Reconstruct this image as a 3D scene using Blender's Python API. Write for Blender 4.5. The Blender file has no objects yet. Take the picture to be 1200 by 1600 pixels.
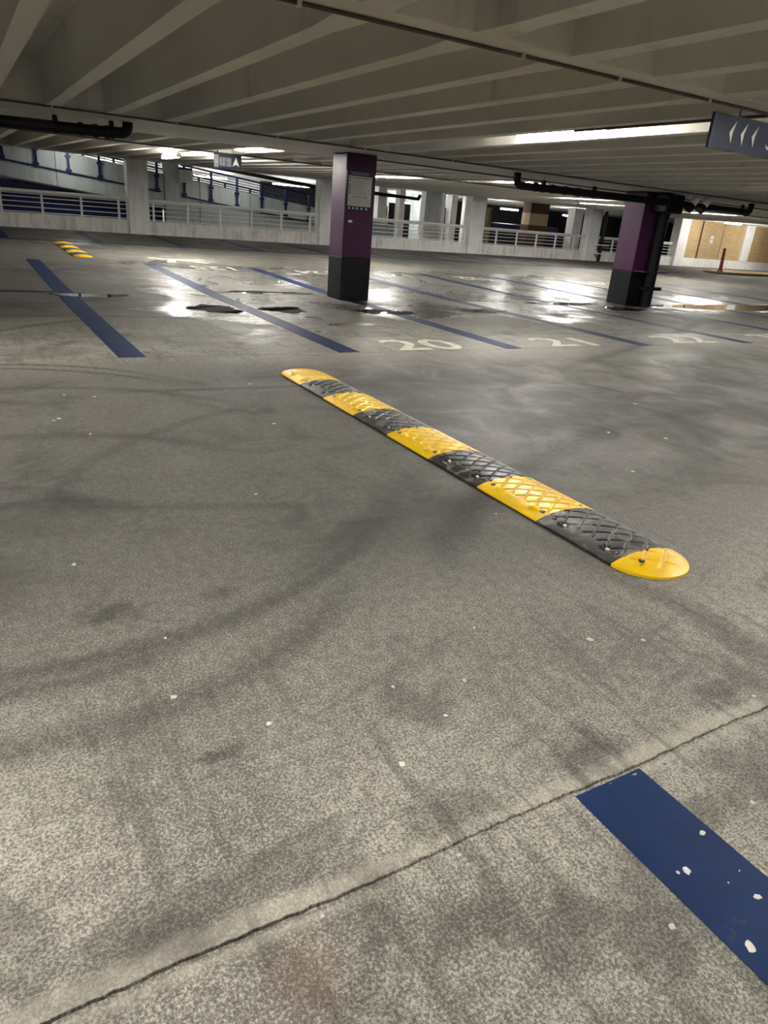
import bpy, bmesh, math, random
from mathutils import Vector, Matrix
random.seed(7)
S = bpy.context.scene
COL = S.collection

# ------------------------------------------------------------------ camera
F_PX, YAW, PITCH, ROLL = 1092.0, math.radians(31.423), math.radians(22.784), math.radians(4.768)
CAM_H = 1.5
fw = Vector((math.sin(YAW)*math.cos(PITCH), math.cos(YAW)*math.cos(PITCH), -math.sin(PITCH)))
rt = Vector((math.cos(YAW), -math.sin(YAW), 0))
up = rt.cross(fw)
rt2 = rt*math.cos(ROLL) + up*math.sin(ROLL)
up2 = -rt*math.sin(ROLL) + up*math.cos(ROLL)
cam_data = bpy.data.cameras.new('camera')
cam_data.sensor_fit = 'HORIZONTAL'; cam_data.sensor_width = 36.0
cam_data.lens = F_PX/1200*36; cam_data.clip_start = 0.02; cam_data.clip_end = 300
cam = bpy.data.objects.new('camera', cam_data)
m = Matrix((rt2, up2, -fw)).transposed().to_4x4(); m.translation = (0, 0, CAM_H)
cam.matrix_world = m
COL.objects.link(cam); S.camera = cam

# ------------------------------------------------------------------ world (night sky glow) and exposure
W = bpy.data.worlds.new('night'); S.world = W; W.use_nodes = True
W.node_tree.nodes['Background'].inputs[0].default_value = (0.55, 0.62, 0.8, 1)
W.node_tree.nodes['Background'].inputs[1].default_value = 0.004
S.view_settings.view_transform = 'Standard'; S.view_settings.look = 'None'
S.view_settings.gamma = 1.0; S.view_settings.use_curve_mapping = False
S.view_settings.exposure = 2.68
S.cycles.max_bounces = 6; S.cycles.diffuse_bounces = 3; S.cycles.glossy_bounces = 3; S.cycles.transmission_bounces = 2
S.cycles.caustics_reflective = False; S.cycles.caustics_refractive = False
TUBE = 62.0            # emission strength of every fluorescent tube

# ------------------------------------------------------------------ small helpers
def fz(y):             # the slab falls to a drain valley at y = 13 and rises again to the back wall
    return max(0.0, (y-13.0)*0.0143)

def link(o, parent=None):
    COL.objects.link(o)
    if parent is not None: o.parent = parent
    return o

def tag(o, label=None, cat=None, group=None, kind=None):
    if label: o['label'] = label
    if cat: o['category'] = cat
    if group: o['group'] = group
    if kind: o['kind'] = kind
    return o

def empty(name, loc=(0, 0, 0), rz=0.0):
    o = bpy.data.objects.new(name, None); o.empty_display_size = 0.1
    o.location = loc; o.rotation_euler[2] = rz
    return link(o)

class MB:
    """collects simple solids into one mesh"""
    def __init__(s): s.v = []; s.f = []
    def box(s, x0, x1, y0, y1, z0, z1):
        n = len(s.v)
        s.v += [(x0,y0,z0),(x1,y0,z0),(x1,y1,z0),(x0,y1,z0),(x0,y0,z1),(x1,y0,z1),(x1,y1,z1),(x0,y1,z1)]
        s.f += [tuple(n+i for i in q) for q in ((3,2,1,0),(4,5,6,7),(0,1,5,4),(1,2,6,5),(2,3,7,6),(3,0,4,7))]
        return s
    def hexa(s, pts):      # 8 points: bottom ring then top ring
        n = len(s.v); s.v += [tuple(p) for p in pts]
        s.f += [tuple(n+i for i in q) for q in ((3,2,1,0),(4,5,6,7),(0,1,5,4),(1,2,6,5),(2,3,7,6),(3,0,4,7))]
        return s
    def tube(s, pts, r, n=12, cap=True):
        pts = [Vector(p) for p in pts]; rings = []
        rr = r if isinstance(r, (list, tuple)) else [r]*len(pts)
        prev = None
        for i, p in enumerate(pts):
            if i == 0: t = (pts[1]-p)
            elif i == len(pts)-1: t = (p-pts[i-1])
            else: t = (pts[i+1]-p).normalized() + (p-pts[i-1]).normalized()
            t.normalize()
            if prev is None:
                a = Vector((0,0,1)) if abs(t.z) < 0.9 else Vector((1,0,0))
                u = t.cross(a).normalized()
            else:
                u = (prev - t*prev.dot(t)).normalized()
            prev = u; w = t.cross(u); ring = []
            for k in range(n):
                a = 2*math.pi*k/n
                s.v.append(tuple(p + (u*math.cos(a) + w*math.sin(a))*rr[i])); ring.append(len(s.v)-1)
            rings.append(ring)
        for a, b in zip(rings, rings[1:]):
            for k in range(n): s.f.append((a[k], a[(k+1) % n], b[(k+1) % n], b[k]))
        if cap:
            s.f.append(tuple(reversed(rings[0]))); s.f.append(tuple(rings[-1]))
        return s
    def prism(s, poly, z0, z1):      # polygon (x, y) extruded in z
        n = len(s.v); k = len(poly)
        s.v += [(x, y, z0) for x, y in poly] + [(x, y, z1) for x, y in poly]
        s.f.append(tuple(reversed(range(n, n+k)))); s.f.append(tuple(range(n+k, n+2*k)))
        for i in range(k): s.f.append((n+i, n+(i+1) % k, n+k+(i+1) % k, n+k+i))
        return s
    def mesh(s, name, mat, smooth=False):
        me = bpy.data.meshes.new(name); me.from_pydata(s.v, [], s.f); me.validate()
        bm = bmesh.new(); bm.from_mesh(me); bmesh.ops.recalc_face_normals(bm, faces=bm.faces); bm.to_mesh(me); bm.free()
        if mat: me.materials.append(mat)
        if smooth:
            me.polygons.foreach_set('use_smooth', [True]*len(me.polygons))
            me.set_sharp_from_angle(angle=math.radians(40))
        return me
    def build(s, name, mat, parent=None, smooth=False, loc=None, bevel=0):
        o = bpy.data.objects.new(name, s.mesh(name, mat, smooth))
        if loc is not None: o.location = loc
        if bevel:
            b = o.modifiers.new('bevel', 'BEVEL'); b.width = bevel; b.segments = 2; b.limit_method = 'ANGLE'
        return link(o, parent)

def box(name, mat, parent, *d, bevel=0):
    return MB().box(*d).build(name, mat, parent, bevel=bevel)

def inst(name, me, parent, loc=(0,0,0), rot=(0,0,0), sc=(1,1,1)):
    o = bpy.data.objects.new(name, me); o.location = loc; o.rotation_euler = rot; o.scale = sc
    return link(o, parent)

def text_mesh(name, txt, mat, h, w=None, depth=0.002, bold=0.0):
    """flat lettering as a mesh lying in the local xy plane, origin at its lower left corner"""
    cu = bpy.data.curves.new(name, 'FONT'); cu.body = txt; cu.size = 1.0; cu.extrude = 0.5; cu.offset = bold
    cu.resolution_u = 4
    o = bpy.data.objects.new(name, cu); COL.objects.link(o)
    dg = bpy.context.evaluated_depsgraph_get()
    me = bpy.data.meshes.new_from_object(o.evaluated_get(dg))
    COL.objects.unlink(o); bpy.data.objects.remove(o); bpy.data.curves.remove(cu)
    xs = [v.co.x for v in me.vertices]; ys = [v.co.y for v in me.vertices]
    sx = (w/(max(xs)-min(xs))) if w else h/(max(ys)-min(ys)); sy = h/(max(ys)-min(ys))
    x0, y0 = min(xs), min(ys)
    for v in me.vertices:
        v.co = ((v.co.x-x0)*sx, (v.co.y-y0)*sy, depth if v.co.z > 0 else 0.0)
    me.materials.clear(); me.materials.append(mat); me.name = name
    return me

# ------------------------------------------------------------------ procedural materials
class G:
    def __init__(s, name):
        s.m = bpy.data.materials.new(name); s.m.use_nodes = True
        s.dim = '3D'; s.t = s.m.node_tree; s.b = s.t.nodes['Principled BSDF']
    def n(s, t): return s.t.nodes.new(t)
    def put(s, sock, v):
        if isinstance(v, (int, float)): sock.default_value = v
        elif isinstance(v, (tuple, list)): sock.default_value = (tuple(v)+(1,))[:len(sock.default_value)]
        else: s.t.links.new(v, sock)
    def math(s, op, a, b=0.0, c=0.0, clamp=False):
        n = s.n('ShaderNodeMath'); n.operation = op; n.use_clamp = clamp
        s.put(n.inputs[0], a); s.put(n.inputs[1], b); s.put(n.inputs[2], c); return n.outputs[0]
    def add(s, a, b): return s.math('ADD', a, b)
    def sub(s, a, b): return s.math('SUBTRACT', a, b)
    def mul(s, a, b): return s.math('MULTIPLY', a, b)
    def div(s, a, b): return s.math('DIVIDE', a, b)
    def mx(s, a, b): return s.math('MAXIMUM', a, b)
    def mn(s, a, b): return s.math('MINIMUM', a, b)
    def abs(s, a): return s.math('ABSOLUTE', a)
    def step(s, v, lo, hi, a=0.0, b=1.0):
        n = s.n('ShaderNodeMapRange'); n.interpolation_type = 'SMOOTHSTEP'
        s.put(n.inputs[0], v); s.put(n.inputs[1], lo); s.put(n.inputs[2], hi); s.put(n.inputs[3], a); s.put(n.inputs[4], b)
        return n.outputs[0]
    def obj(s):
        n = s.n('ShaderNodeTexCoord'); return n.outputs['Object']
    def world(s):
        n = s.n('ShaderNodeNewGeometry'); return n.outputs['Position']
    def sep(s, v):
        n = s.n('ShaderNodeSeparateXYZ'); s.put(n.inputs[0], v); return n.outputs[0], n.outputs[1], n.outputs[2]
    def comb(s, x, y, z):
        n = s.n('ShaderNodeCombineXYZ'); s.put(n.inputs[0], x); s.put(n.inputs[1], y); s.put(n.inputs[2], z); return n.outputs[0]
    def noise(s, v, scale, detail=3.0, rough=0.55, dist=0.0):
        n = s.n('ShaderNodeTexNoise'); n.noise_dimensions = s.dim; s.put(n.inputs['Vector'], v)
        n.inputs['Scale'].default_value = scale; n.inputs['Detail'].default_value = detail
        n.inputs['Roughness'].default_value = rough; n.inputs['Distortion'].default_value = dist
        return n.outputs['Fac']
    def voro(s, v, scale, feature='F1'):
        n = s.n('ShaderNodeTexVoronoi'); n.feature = feature; s.put(n.inputs['Vector'], v); n.inputs['Scale'].default_value = scale
        return n.outputs['Distance']
    def mix(s, f, a, b, mode='MIX'):
        n = s.n('ShaderNodeMix'); n.data_type = 'RGBA'; n.blend_type = mode
        s.put(n.inputs[0], f); s.put(n.inputs[6], a); s.put(n.inputs[7], b); return n.outputs[2]
    def bump(s, h, strength=0.3, dist=0.01):
        n = s.n('ShaderNodeBump'); s.put(n.inputs['Height'], h); n.inputs['Strength'].default_value = strength
        n.inputs['Distance'].default_value = dist; s.t.links.new(n.outputs[0], s.b.inputs['Normal'])
    def set(s, color=None, rough=None, metal=None, spec=None, emit=None, emit_s=None, ior=None):
        for k, v in (('Base Color', color), ('Roughness', rough), ('Metallic', metal), ('Specular IOR Level', spec),
                     ('Emission Color', emit), ('Emission Strength', emit_s), ('IOR', ior)):
            if v is not None: s.put(s.b.inputs[k], v)
        return s.m

def plain(name, col, rough=0.6, metal=0.0, vary=0.12, scale=6.0, bump=0.0, bscale=60.0, spec=None):
    g = G(name); p = g.obj()
    n = g.noise(p, scale, 4)
    f = g.step(n, 0.3, 0.7)
    dark = tuple(c*(1-vary) for c in col); light = tuple(min(1, c*(1+vary)) for c in col)
    g.set(color=g.mix(f, dark, light), rough=g.step(n, 0.2, 0.8, rough*0.85, min(1, rough*1.1)), metal=metal, spec=spec)
    if bump: g.bump(g.noise(p, bscale, 3), bump, 0.005)
    return g.m

def streaked(name, col, dirt_shade, amount=0.5, rough=0.75, bottom=None):
    """painted concrete with vertical run-off streaks and blotches"""
    g = G(name); p = g.world(); x, y, z = g.sep(p)
    st = g.noise(g.comb(g.mul(x, 5.0), g.mul(y, 5.0), g.mul(z, 0.5)), 1.6, 4, 0.65)
    bl = g.noise(p, 1.7, 5, 0.6)
    sp = g.noise(p, 14.0, 3, 0.6)
    f = g.mul(g.step(g.add(g.mul(st, 0.6), g.mul(bl, 0.4)), 0.44, 0.66), amount)
    f = g.mx(f, g.mul(g.step(sp, 0.66, 0.74), amount*0.9))
    g.set(color=g.mix(f, col, dirt_shade), rough=rough)
    return g.m

# floor: worn brushed concrete, tyre rubber, damp film in the drain valley
def floor_material(far):
    g = G('floor_concrete_far' if far else 'floor_concrete_near'); g.dim = '2D'; p = g.obj(); x, y, z = g.sep(p)
    flat = g.comb(x, y, 0.0)
    big = g.noise(flat, 0.35, 3, 0.6)
    mid = g.noise(flat, 1.6, 4, 0.66, 0.4)
    grain = g.add(g.mul(g.noise(flat, 115.0, 3, 0.85), 0.82), g.mul(g.noise(flat, 22.0, 2, 0.7), 0.18))
    streakx = g.noise(g.comb(g.add(g.mul(x, 0.9), g.mul(y, 0.3)), g.sub(g.mul(y, 5.0), g.mul(x, 1.6)), 0.0), 1.1, 4, 0.6, 0.5)
    streaky = g.noise(g.comb(g.mul(x, 11.0), g.mul(y, 0.9), 0.0), 1.0, 4, 0.6)
    base = g.mix(g.step(g.add(g.mul(mid, 0.65), g.mul(big, 0.35)), 0.34, 0.66), (0.195, 0.181, 0.154), (0.40, 0.377, 0.326))
    # grain: darker matrix showing between the worn mortar
    base = g.mix(g.mul(g.step(grain, 0.54, 0.40), 0.78), base, (0.070, 0.064, 0.052))
    base = g.mix(g.mul(g.step(grain, 0.52, 0.64), 0.45), base, (0.70, 0.67, 0.58))
    if not far:
        base = g.mix(g.mul(g.step(z, 0.0012, 0.0034), 0.42), base, (0.58, 0.54, 0.45))
    # rubber dust driven into the aisle, deepened to paint in its lack of lamps
    aisle = g.mul(g.step(y, 1.0, 3.2), g.step(y, 7.9, 6.2))
    aisle = g.mul(aisle, g.step(g.add(mid, g.mul(g.sub(big, 0.5), 0.9)), 0.25, 0.68, 0.62, 1.0))
    dirt_shade = g.mul(aisle, 0.89)
    dirt_shade = g.mx(dirt_shade, g.mul(g.step(streakx, 0.50, 0.74), 0.45))
    dirt_shade = g.mx(dirt_shade, g.mul(g.step(streaky, 0.52, 0.68), 0.42))
    bn2 = g.noise(flat, 2.0, 4, 0.65)
    dirt_shade = g.mx(dirt_shade, g.mul(g.step(bn2, 0.52, 0.72), 0.55))
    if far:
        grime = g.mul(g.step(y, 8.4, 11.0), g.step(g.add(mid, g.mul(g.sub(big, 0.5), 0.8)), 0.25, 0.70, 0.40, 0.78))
        dirt_shade = g.mx(dirt_shade, g.mx(grime, g.mul(g.mul(g.step(x, 4.0, 2.4), g.step(y, 8.4, 11.5)), 0.66)))  # left part of the far floor painted dimmer, away from the lamps
    bn1 = g.sub(g.noise(flat, 13.0, 3, 0.65), 0.5)
    # tyre arcs: centre, radius, half width, strength, x range
    near_arcs = [(0.19, 4.26, 2.03, 0.06, 0.66, -1, 1.75), (0.13, 3.40, 1.55, 0.075, 0.58, -1, 1.3), (0.13, 2.95, 0.82, 0.05, 0.60, -1, 0.62),
            (0.06, 5.47, 1.76, 0.045, 0.80, -1, 1.35), (-0.2, 5.0, 2.1, 0.04, 0.80, -1, 1.45), (2.77, 23.63, 17.69, 0.05, 0.84, 1.0, 2.6),
            (2.91, 2.52, 2.98, 0.06, 0.45, 0.3, 1.9), (5.64, 17.87, 15.17, 0.05, 0.42, -2, 1.6), (-20.95, 70.05, 69.36, 0.10, 0.75, 6.1, 9.3),
            (6.66, -3.2, 7.46, 0.12, 0.74, 1.8, 6.5), (-11.73, 20.39, 22.02, 0.12, 0.45, 1.0, 2.6), (-2.0, 1.1, 4.62, 0.10, 0.5, 2.4, 3.4)]
    far_arcs = [(3.04, 6.61, 3.67, 0.07, 0.65, -1, 1.5), (-20.95, 70.05, 69.36, 0.12, 0.7, 9.0, 13.0), (1.0, 4.0, 6.2, 0.09, 0.5, -2, 3.5)]
    rub = 0.0
    tread = g.noise(g.comb(g.mul(x, 40.0), g.mul(y, 40.0), 0.0), 1.0, 2)
    for cx, cy, r, w, stn, x0, x1 in (far_arcs if far else near_arcs):
        dx, dy = g.sub(x, cx), g.sub(y, cy)
        d = g.math('SQRT', g.add(g.mul(dx, dx), g.mul(dy, dy)))
        d = g.abs(g.add(g.sub(d, r), g.mul(bn1, 0.08)))
        k = g.mul(g.step(d, w*1.6, w*0.1), g.mul(g.step(x, x0-0.15, x0+0.2), g.step(x, x1+0.3, x1-0.3)))
        k = g.mul(k, g.step(tread, 0.25, 0.6, 0.6, 1.0))
        if abs(r-1.76) < .01 or abs(r-2.1) < .01: k = g.mul(k, g.step(y, 5.9, 6.5))
        rub = g.mx(rub, g.mul(k, min(0.85, stn)))
    near_spots = [(0.49, 1.594, .09, .75), (0.33, 2.52, .16, .7), (0.77, 2.52, .10, .65), (2.19, 1.15, .16, .6), (1.50, 1.13, .20, .7), (0.22, 1.10, .13, .55), (1.0, 1.12, .22, .5)]
    far_spots = [(1.2, 15.5, .9, .6), (2.4, 16.5, 1.2, .6), (0.5, 11.2, .5, .6), (1.9, 11.9, .6, .65), (2.6, 13.4, .9, .55)]
    for cx, cy, r, stn in (far_spots if far else near_spots):
        dx, dy = g.sub(x, cx), g.mul(g.sub(y, cy), 1.0 if far else 1.7)
        d = g.math('SQRT', g.add(g.mul(dx, dx), g.mul(dy, dy)))
        d = g.add(d, g.mul(g.sub(bn2, 0.5) if far else bn1, r*1.9))
        rub = g.mx(rub, g.mul(g.step(d, r*1.2, r*0.1), stn))
    base = g.mix(dirt_shade, base, (0.038, 0.0355, 0.031))
    base = g.mix(g.mul(rub, 0.85), base, (0.018, 0.017, 0.016))
    dry = g.add(0.66, g.mul(g.sub(mid, 0.5), 0.6))
    if not far: dry = g.sub(dry, g.mul(g.mul(g.step(x, 2.2, 3.6), g.step(y, 2.0, 3.5)), 0.17))
    if not far:
        dx, dy = g.sub(x, 0.44), g.sub(y, 0.885)     # rusty tint
        rs = g.step(g.add(g.math('SQRT', g.add(g.mul(dx, dx), g.mul(dy, dy))), g.mul(bn1, 0.12)), 0.12, 0.0)
        base = g.mix(g.mul(rs, 0.30), base, (0.20, 0.09, 0.06))
        h = g.mul(g.noise(flat, 115.0, 2, 0.85), g.step(y, 9.0, 2.0, 0.25, 1.0))
        g.bump(h, 0.75, 0.006)
        return g.set(color=base, rough=dry, spec=0.30)
    # damp film: soft union of patches along the valley
    wet = None
    for cx, cy, rx, ry in [(3.9, 11.6, 1.5, 3.2), (4.9, 15.0, 1.5, 4.6), (7.2, 14.0, 1.3, 4.0), (9.6, 12.6, 3.0, 2.6), (10.6, 16.0, 2.0, 3.4), (16.0, 13.2, 5.5, 2.0), (3.4, 23.2, 1.2, 0.9), (6.4, 10.9, 1.3, 1.1), (14.0, 16.5, 4.0, 3.0)]:
        dx, dy = g.div(g.sub(x, cx), rx), g.div(g.sub(y, cy), ry)
        v = g.sub(1.0, g.math('SQRT', g.add(g.mul(dx, dx), g.mul(dy, dy)))); wet = v if wet is None else g.mx(wet, v)
    wn = g.add(g.noise(flat, 0.7, 4, 0.6, 0.5), g.mul(g.sub(bn2, 0.5), 0.35))
    wet = g.step(g.add(wet, g.add(g.mul(g.sub(wn, 0.5), 2.0), g.mul(bn1, 0.5))), -0.10, 0.34)
    base = g.mix(g.mul(wet, 0.35), base, (0.06, 0.056, 0.050))
    film = g.step(g.add(wn, g.mul(bn1, 0.5)), 0.35, 0.62, 0.48, 0.27)
    return g.set(color=base, rough=g.add(g.mul(dry, g.sub(1.0, wet)), g.mul(wet, film)), spec=g.add(0.30, g.mul(wet, 0.6)))

M = {}
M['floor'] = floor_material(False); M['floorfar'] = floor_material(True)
def ceiling_material():
    g = G('painted_ceiling'); p = g.world(); x, y, z = g.sep(p)
    n = g.noise(p, 0.8, 4, 0.6); sp = g.noise(p, 9.0, 4, 0.7)
    st = g.noise(g.comb(g.mul(x, 2.0), g.mul(y, 2.0), g.mul(z, 0.4)), 1.0, 4, 0.6)
    c = g.mix(g.step(n, 0.3, 0.7), (0.84, 0.81, 0.75), (0.90, 0.87, 0.81))
    c = g.mix(g.mul(g.step(st, 0.60, 0.74), 0.35), c, (0.30, 0.27, 0.22))
    c = g.mix(g.mul(g.step(sp, 0.70, 0.78), 0.4), c, (0.25, 0.22, 0.18))
    return g.set(color=c, rough=0.7)
M['ceil'] = ceiling_material()
M['white'] = streaked('white_painted_concrete', (0.90, 0.89, 0.87), (0.36, 0.33, 0.29), 0.28)
M['parapet'] = streaked('stained_parapet', (0.88, 0.86, 0.82), (0.24, 0.21, 0.17), 0.48)
M['grey'] = streaked('grey_ramp_concrete', (0.48, 0.53, 0.52), (0.22, 0.24, 0.24), 0.4)
M['rail'] = plain('white_rail_paint', (0.86, 0.85, 0.82), 0.45, vary=0.06, scale=12)
M['navy'] = plain('navy_steel_paint', (0.012, 0.018, 0.085), 0.45, vary=0.25, spec=0.25)
M['navyboard'] = plain('navy_board', (0.010, 0.016, 0.075), 0.5, vary=0.2, scale=3, spec=0.25)
M['black'] = plain('black_pipe_plastic', (0.006, 0.006, 0.007), 0.5, vary=0.2, spec=0.2)
M['purple'] = plain('purple_column_paint', (0.060, 0.016, 0.055), 0.55, vary=0.14, scale=3, spec=0.25)
M['blackpaint'] = plain('black_column_paint', (0.007, 0.008, 0.010), 0.6, vary=0.35, scale=4, spec=0.2)
M['dark'] = plain('dark_recess', (0.012, 0.012, 0.014), 0.8, vary=0.2)
M['brownbrick'] = plain('brown_brick_paint', (0.09, 0.038, 0.020), 0.8, vary=0.2, scale=8)
M['metal'] = plain('galvanised_steel', (0.45, 0.45, 0.45), 0.4, metal=0.9)
M['chrome'] = plain('bolt_steel', (0.55, 0.53, 0.50), 0.3, metal=1.0)
M['conduit'] = plain('dark_conduit', (0.10, 0.085, 0.07), 0.55, vary=0.2)
M['fitting'] = plain('white_batten_enamel', (0.75, 0.75, 0.74), 0.4, vary=0.04)
M['signblue'] = plain('sign_blue_enamel', (0.007, 0.013, 0.034), 0.5, vary=0.12, scale=3, spec=0.25)
M['signedge'] = plain('sign_dark_edge', (0.006, 0.009, 0.03), 0.5)
M['signwhite'] = plain('sign_white_print', (0.62, 0.60, 0.54), 0.5, vary=0.04)
M['noticenavy'] = plain('notice_navy', (0.006, 0.008, 0.022), 0.35, vary=0.1, spec=0.25)
M['noticewhite'] = plain('notice_sheet', (0.50, 0.50, 0.47), 0.45, vary=0.05)
M['noticeprint'] = plain('notice_print', (0.10, 0.10, 0.11), 0.5, vary=0.1)
M['noticegrey'] = plain('notice_grey_print', (0.24, 0.24, 0.24), 0.5, vary=0.1)
M['filmgrey'] = plain('peeling_grey_film', (0.20, 0.21, 0.25), 0.4, vary=0.35, scale=20)
M['paper'] = plain('white_paper', (0.75, 0.75, 0.73), 0.7, vary=0.05)
M['numwhite'] = plain('white_floor_paint', (0.62, 0.60, 0.50), 0.6, vary=0.25, scale=9, bump=0.2)
M['gum'] = plain('grey_gum', (0.55, 0.52, 0.45), 0.7, vary=0.3, scale=60)
M['gumdark'] = plain('dark_gum', (0.10, 0.095, 0.085), 0.7, vary=0.2, scale=60)
M['chip'] = plain('pale_paint_chip', (0.70, 0.68, 0.60), 0.7, vary=0.2, scale=60)
M['water'] = plain('standing_water', (0.016, 0.014, 0.012), 0.025, vary=0.3, scale=2, spec=0.5)
M['red'] = plain('red_post_plastic', (0.30, 0.012, 0.016), 0.4, vary=0.1)
M['yellowsign'] = plain('yellow_sign', (0.65, 0.42, 0.04), 0.5, vary=0.1)
M['kerbyellow'] = plain('worn_yellow_kerb', (0.22, 0.16, 0.05), 0.7, vary=0.5, scale=5)
def tube_mat():
    g = G('fluorescent_tube'); return g.set(color=(0.9, 0.9, 0.9), emit=(1.0, 0.97, 0.92), emit_s=TUBE)
M['tube'] = tube_mat()
def rubber(name, col, worn, amount, rough):
    g = G(name); p = g.world()
    n = g.noise(p, 9.0, 5, 0.65, 0.5); s = g.noise(p, 45.0, 4, 0.7)
    c = g.mix(g.mul(g.step(n, 0.50, 0.66), amount), col, worn)
    c = g.mix(g.mul(g.step(s, 0.60, 0.75), amount*0.7), c, tuple(k*0.45 for k in col))
    g.bump(g.noise(p, 80.0, 3), 0.15, 0.003)
    return g.set(color=c, rough=g.step(n, 0.3, 0.7, rough*0.8, rough*1.2), spec=0.5)
M['bumpyellow'] = rubber('yellow_rubber', (0.90, 0.57, 0.006), (0.78, 0.48, 0.02), 0.5, 0.36)
M['bumpblack'] = rubber('black_rubber', (0.022, 0.021, 0.020), (0.19, 0.17, 0.15), 0.85, 0.42)
M['bumpskirt'] = plain('black_rubber_skirt', (0.012, 0.012, 0.012), 0.5)
def line_paint():
    g = G('blue_line_paint'); p = g.world(); x, y, z = g.sep(p)
    n = g.noise(p, 2.2, 5, 0.6); s = g.noise(p, 70.0, 3, 0.7)
    c = g.mix(g.step(n, 0.35, 0.7), (0.003, 0.015, 0.062), (0.004, 0.022, 0.085))
    c = g.mix(g.mul(g.step(s, 0.62, 0.72), 0.3), c, (0.03, 0.04, 0.07))
    d = g.noise(g.comb(x, y, 0.0), 6.0, 5, 0.7)
    c = g.mix(g.mul(g.step(d, 0.66, 0.74), 0.5), c, (0.06, 0.06, 0.07))
    g.bump(g.noise(p, 90.0, 3), 0.12, 0.003)
    return g.set(color=c, rough=0.55, spec=0.14)
M['line'] = line_paint()
def brick_mat(name, c1, c2, mortar, sc=1.0):
    g = G(name); p = g.world(); x, y, z = g.sep(p)
    b = g.n('ShaderNodeTexBrick'); g.put(b.inputs['Vector'], g.comb(g.add(x, y), z, 0.0))
    b.inputs['Color1'].default_value = c1+(1,); b.inputs['Color2'].default_value = c2+(1,); b.inputs['Mortar'].default_value = mortar+(1,)
    b.inputs['Scale'].default_value = 1.0; b.inputs['Mortar Size'].default_value = 0.012; b.inputs['Mortar Smooth'].default_value = 0.3
    b.inputs['Brick Width'].default_value = 0.30*sc; b.inputs['Row Height'].default_value = 0.105*sc
    g.set(color=b.outputs['Color'], rough=0.7)
    g.bump(g.sub(1.0, b.outputs['Fac']), 0.6, 0.01)
    return g.m
M['brick'] = brick_mat('yellow_brickwork', (0.64, 0.46, 0.24), (0.54, 0.38, 0.19), (0.34, 0.24, 0.13))

# ------------------------------------------------------------------ floor
def build_floor():
    prof = [(-10, 0), (-3, 0), (0.90, 0), (0.955, 0.001), (0.985, 0.002), (1.005, 0.003), (1.024, 0.001), (1.0265, -0.006), (1.0290, -0.006), (1.0315, 0.003), (1.050, 0.005), (1.075, 0.003), (1.13, 0),
            (4, 0), (7.385, 0), (7.392, -0.004), (7.402, -0.004), (7.409, 0), (8.4, 0), (13, 0), (20, fz(20)), (30, fz(30))]
    xs = [-12, -6, -3, -1] + [-0.5+0.02*i for i in range(176)] + [3.5, 6, 12, 20, 30, 45, 62]
    v = []; f = []
    rnd = random.Random(3)
    for x in xs:
        w1 = rnd.uniform(-.003, .003); amp = 0.45 + 0.55*abs(math.sin(x*2.1+1.0)) + rnd.uniform(-.15, .15)
        for y, z in prof:
            near = 0.93 < y < 1.12
            v.append((x, y + (w1 + 0.004*math.sin(x*7) if near else 0), z*(amp if (near and z > 0) else 1)))
    n = len(prof)
    for i in range(len(xs)-1):
        for j in range(n-1):
            f.append((i*n+j, (i+1)*n+j, (i+1)*n+j+1, i*n+j+1))
    # underside so that the slab has thickness
    b = len(v)
    v += [(xs[0], -10, -0.3), (xs[-1], -10, -0.3), (xs[-1], 30, -0.3), (xs[0], 30, -0.3)]
    f.append((b, b+3, b+2, b+1))
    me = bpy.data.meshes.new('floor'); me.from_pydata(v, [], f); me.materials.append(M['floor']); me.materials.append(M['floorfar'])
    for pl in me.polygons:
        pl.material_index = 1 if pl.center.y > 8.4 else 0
    me.polygons.foreach_set('use_smooth', [True]*len(me.polygons))
    me.set_sharp_from_angle(angle=math.radians(25))
    o = bpy.data.objects.new('floor', me); link(o); tag(o, 'worn grey concrete car park floor with tyre marks and damp patches', kind='structure')
    return o
floor = build_floor()

def strip(name, x0, x1, y0, y1, mat, parent, lift=0.003, label=None):
    """paint strip following the fall of the slab"""
    ys = [y0] + [k for k in (13.0,) if y0 < k < y1] + [y1]
    b = MB()
    for a, c in zip(ys, ys[1:]):
        b.hexa([(x0, a, fz(a)+.0003), (x1, a, fz(a)+.0003), (x1, c, fz(c)+.0003), (x0, c, fz(c)+.0003),
                (x0, a, fz(a)+lift), (x1, a, fz(a)+lift), (x1, c, fz(c)+lift), (x0, c, fz(c)+lift)])
    o = b.build(name, mat, parent)
    if label: o['label'] = label
    return o

near_line = strip('bay_line', 1.345, 1.612, -4.0, 1.012, M['line'], floor, 0.003, 'broad blue bay line in the near right corner with pale paint chips')
LX = [1.40, 3.875, 6.385, 8.98, 11.55, 14.1, 16.7, 19.3, 21.9]
for i, x in enumerate(LX):
    strip('bay_line', x-0.135, x+0.135, 7.42, 17.85, M['line'], floor)
strip('bay_line', -3.0, 1.265, 12.62, 12.80, M['line'], floor)
strip('bay_line', -4.0, 30.0, 23.45, 23.75, M['line'], floor, label='long blue line running along the bays by the back wall')
for x in (1.2, 3.75, 6.3, 8.85, 11.4, 13.95, 16.5, 19.05, 21.6):
    strip('bay_line', x-0.13, x+0.13, 23.76, 28.4, M['line'], floor)

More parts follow.
